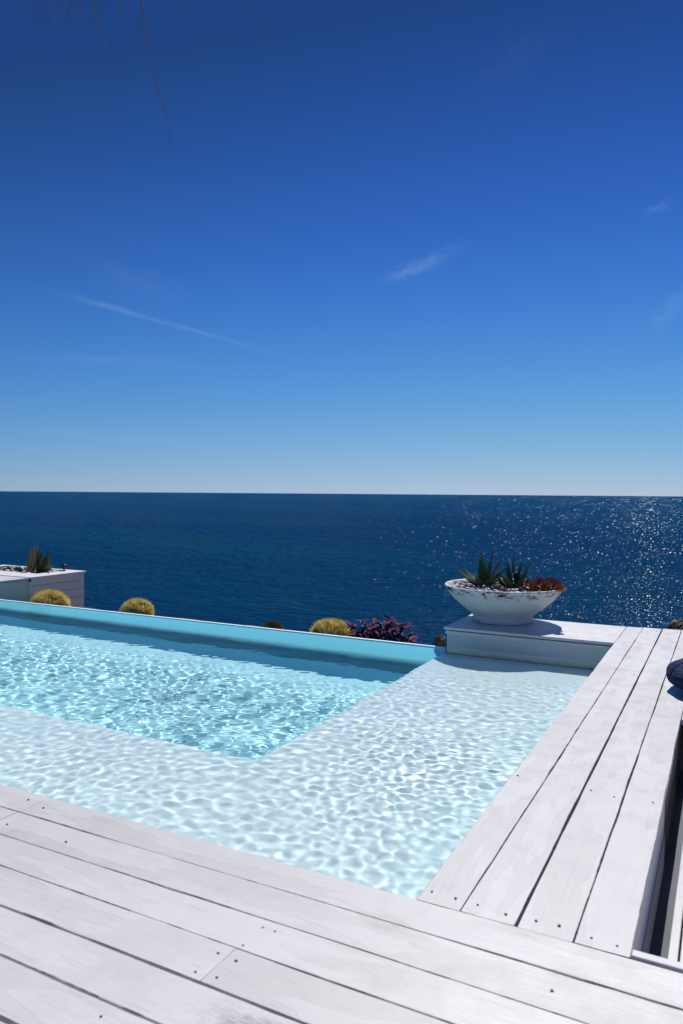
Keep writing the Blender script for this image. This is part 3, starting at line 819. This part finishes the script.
twig([(128, -75), (136, -30), (141, 0), (145, 28), (151, 60), (159, 90), (166, 116), (170, 133), (171, 144)], .0024, 2.35)
twig([(80, -84), (88, -25), (93, 0), (97, 22), (104, 42), (112, 58)], .0020, 2.45)
twig([(110, -78), (117, -20), (120, 8), (126, 26), (134, 40)], .0012, 2.4)
twig([(235, -66), (246, -15), (252, 8), (259, 26), (265, 42)], .0014, 2.3)
twig([(168, -72), (178, -20), (185, 12), (193, 36), (198, 62)], .0008, 2.4)
for k in range(26):
    x0_ = jr.uniform(8, 108) if k < 20 else jr.uniform(100, 200); x1_ = x0_+jr.uniform(-18, 14); ye = jr.uniform(6, 34)*(1 if x0_ < 110 else .6)
    twig([(x0_+jr.uniform(-8, 8), -82), (x0_, -20), ((x0_+x1_)/2+jr.uniform(-4, 4), ye*.4), (x1_, ye)], jr.uniform(.0008, .0016), jr.uniform(2.3, 2.7))

# ------------------------------------------------------------------ sky, sun
SUN_EL, SUN_AZ = R(52), R(8)      # azimuth: left of +y
w = bpy.data.worlds.new('World'); S.world = w; w.use_nodes = True
nt = w.node_tree; nt.nodes.clear()
sky = nt.nodes.new('ShaderNodeTexSky'); sky.sky_type = 'NISHITA'; sky.sun_disc = False
sky.sun_elevation = SUN_EL; sky.sun_rotation = -SUN_AZ
sky.altitude = 5000; sky.air_density = 1.0; sky.dust_density = 0; sky.ozone_density = 2
def wn(typ, **kw):
    nd = nt.nodes.new(typ)
    for k, v in kw.items(): setattr(nd, k, v)
    return nd
def wmath(op, a, b=None, clamp=False):
    nd = wn('ShaderNodeMath', operation=op, use_clamp=clamp)
    for i_, v in ((0, a), (1, b)):
        if v is None: continue
        if isinstance(v, bpy.types.NodeSocket): nt.links.new(v, nd.inputs[i_])
        else: nd.inputs[i_].default_value = v
    return nd.outputs[0]
tc = wn('ShaderNodeTexCoord')
# haze layer reaches a little higher than the sky model's own: look the model up at a lower elevation
mp = wn('ShaderNodeMapping'); mp.inputs['Scale'].default_value = (1, 1, .35); nt.links.new(tc.outputs['Generated'], mp.inputs[0])
nrm = wn('ShaderNodeVectorMath', operation='NORMALIZE'); nt.links.new(mp.outputs[0], nrm.inputs[0])
nt.links.new(nrm.outputs[0], sky.inputs['Vector'])
sep = wn('ShaderNodeSeparateColor'); nt.links.new(sky.outputs[0], sep.inputs[0])
cmb = wn('ShaderNodeCombineColor')
# deep polarised blue: a contrast curve per channel on the sky model
for i_, (k2, k1, k0, lmin) in enumerate(((.18, 2.47, -.67, -1.69), (-.44, 1.43, -.745, -1.135), (-3.1, .66, -.43, -.505))):
    L = wmath('MAXIMUM', wmath('LOGARITHM', wmath('MULTIPLY', sep.outputs[i_], .1), math.e), lmin)
    v = wmath('EXPONENT', wmath('ADD', wmath('MULTIPLY', L, wmath('ADD', wmath('MULTIPLY', L, k2), k1)), k0))
    nt.links.new(wmath('MULTIPLY', v, 10), cmb.inputs[i_])
skycol = cmb.outputs[0]
# thin cirrus wisps and an old contrail, as directions on the sky
def sky_dir(px, py): return (Fw + Rt*((px-341.5)/742) + Up*((512-py)/742)).normalized()
def wvec(op, a, b):
    nd = wn('ShaderNodeVectorMath', operation=op)
    for i_, v in ((0, a), (1, b)):
        if isinstance(v, bpy.types.NodeSocket): nt.links.new(v, nd.inputs[i_])
        else: nd.inputs[i_].default_value = v
    return nd.outputs['Value'] if op == 'DOT_PRODUCT' else nd.outputs['Vector']
D = tc.outputs['Generated']; total = None
for (xa, ya, xb, yb, wpx, st, fr) in ((58, 293, 268, 351, 2.4, .062, 0), (72, 296, 150, 318, 3.5, .035, 0), (384, 281, 444, 259, 6, .075, 1), (395, 276, 470, 243, 7, .03, 1), (644, 213, 674, 204, 4, .05, 1), (10, 356, 215, 366, 5, .028, 1), (100, 270, 190, 300, 12, .018, 1),
                                      (30, 432, 200, 443, 5, .022, 1), (650, 330, 690, 290, 9, .045, 1), (470, 95, 560, 30, 16, .008, 1)):
    A, B = sky_dir(xa, ya), sky_dir(xb, yb); c_ = ((A+B)/2).normalized(); t_ = (B-A).normalized(); n_ = c_.cross(t_).normalized()
    u = wmath('DIVIDE', wvec('DOT_PRODUCT', wvec('SUBTRACT', D, tuple(c_)), tuple(t_)), (B-A).length*.5)
    v = wmath('DIVIDE', wvec('DOT_PRODUCT', D, tuple(n_)), wpx/742)
    nzv = wn('ShaderNodeCombineXYZ'); nt.links.new(wmath('MULTIPLY', u, 2.2 if fr else 1.5), nzv.inputs[0]); nt.links.new(wmath('MULTIPLY', v, .8), nzv.inputs[1]); nzv.inputs[2].default_value = xa
    nz = wn('ShaderNodeTexNoise'); nz.inputs['Scale'].default_value = 1.6; nz.inputs['Detail'].default_value = 5; nt.links.new(nzv.outputs[0], nz.inputs['Vector'])
    v2 = wmath('ADD', v, wmath('MULTIPLY', wmath('SUBTRACT', nz.outputs['Fac'], .5), 3.0 if fr else 1.2))
    e_ = wmath('EXPONENT', wmath('MULTIPLY', wmath('ADD', wmath('POWER', wmath('ABSOLUTE', u), 3.0), wmath('MULTIPLY', v2, v2)), -1.6))
    e_ = wmath('MULTIPLY', e_, wmath('MULTIPLY', wmath('POWER', nz.outputs['Fac'], 1.2), 2.0*st))
    e_ = wmath('MULTIPLY', e_, wmath('GREATER_THAN', wvec('DOT_PRODUCT', D, tuple(c_)), 0.0))
    total = e_ if total is None else wmath('ADD', total, e_)
mxs = wn('ShaderNodeMix', data_type='RGBA'); nt.links.new(total, mxs.inputs[0]); nt.links.new(skycol, mxs.inputs[6]); mxs.inputs[7].default_value = (6.0, 7.9, 9.8, 1)
skycol = mxs.outputs[2]
bg = wn('ShaderNodeBackground'); bg.inputs['Strength'].default_value = .10
ow = wn('ShaderNodeOutputWorld')
nt.links.new(skycol, bg.inputs[0]); nt.links.new(bg.outputs[0], ow.inputs[0])
sl = bpy.data.lights.new('sun', 'SUN'); sl.energy = 4.2; sl.angle = R(.53); sl.color = (1, .965, .91)
sl.cycles.is_caustics_light = True
so = bpy.data.objects.new('sun', sl); COL.objects.link(so)
sd = Vector((-math.sin(SUN_AZ)*math.cos(SUN_EL), math.cos(SUN_AZ)*math.cos(SUN_EL), math.sin(SUN_EL)))
so.rotation_euler = sd.to_track_quat('Z', 'Y').to_euler(); so.location = sd*50

# ------------------------------------------------------------------ render settings
S.view_settings.view_transform = 'Standard'; S.view_settings.look = 'None'
S.view_settings.exposure = .09; S.view_settings.gamma = 1
cy = S.cycles
cy.use_denoising = True
try: cy.denoiser = 'OPENIMAGEDENOISE'
except Exception: pass
cy.max_bounces = 10; cy.transmission_bounces = 8; cy.transparent_max_bounces = 8
cy.caustics_refractive = True; cy.caustics_reflective = True
cy.sample_clamp_indirect = 6
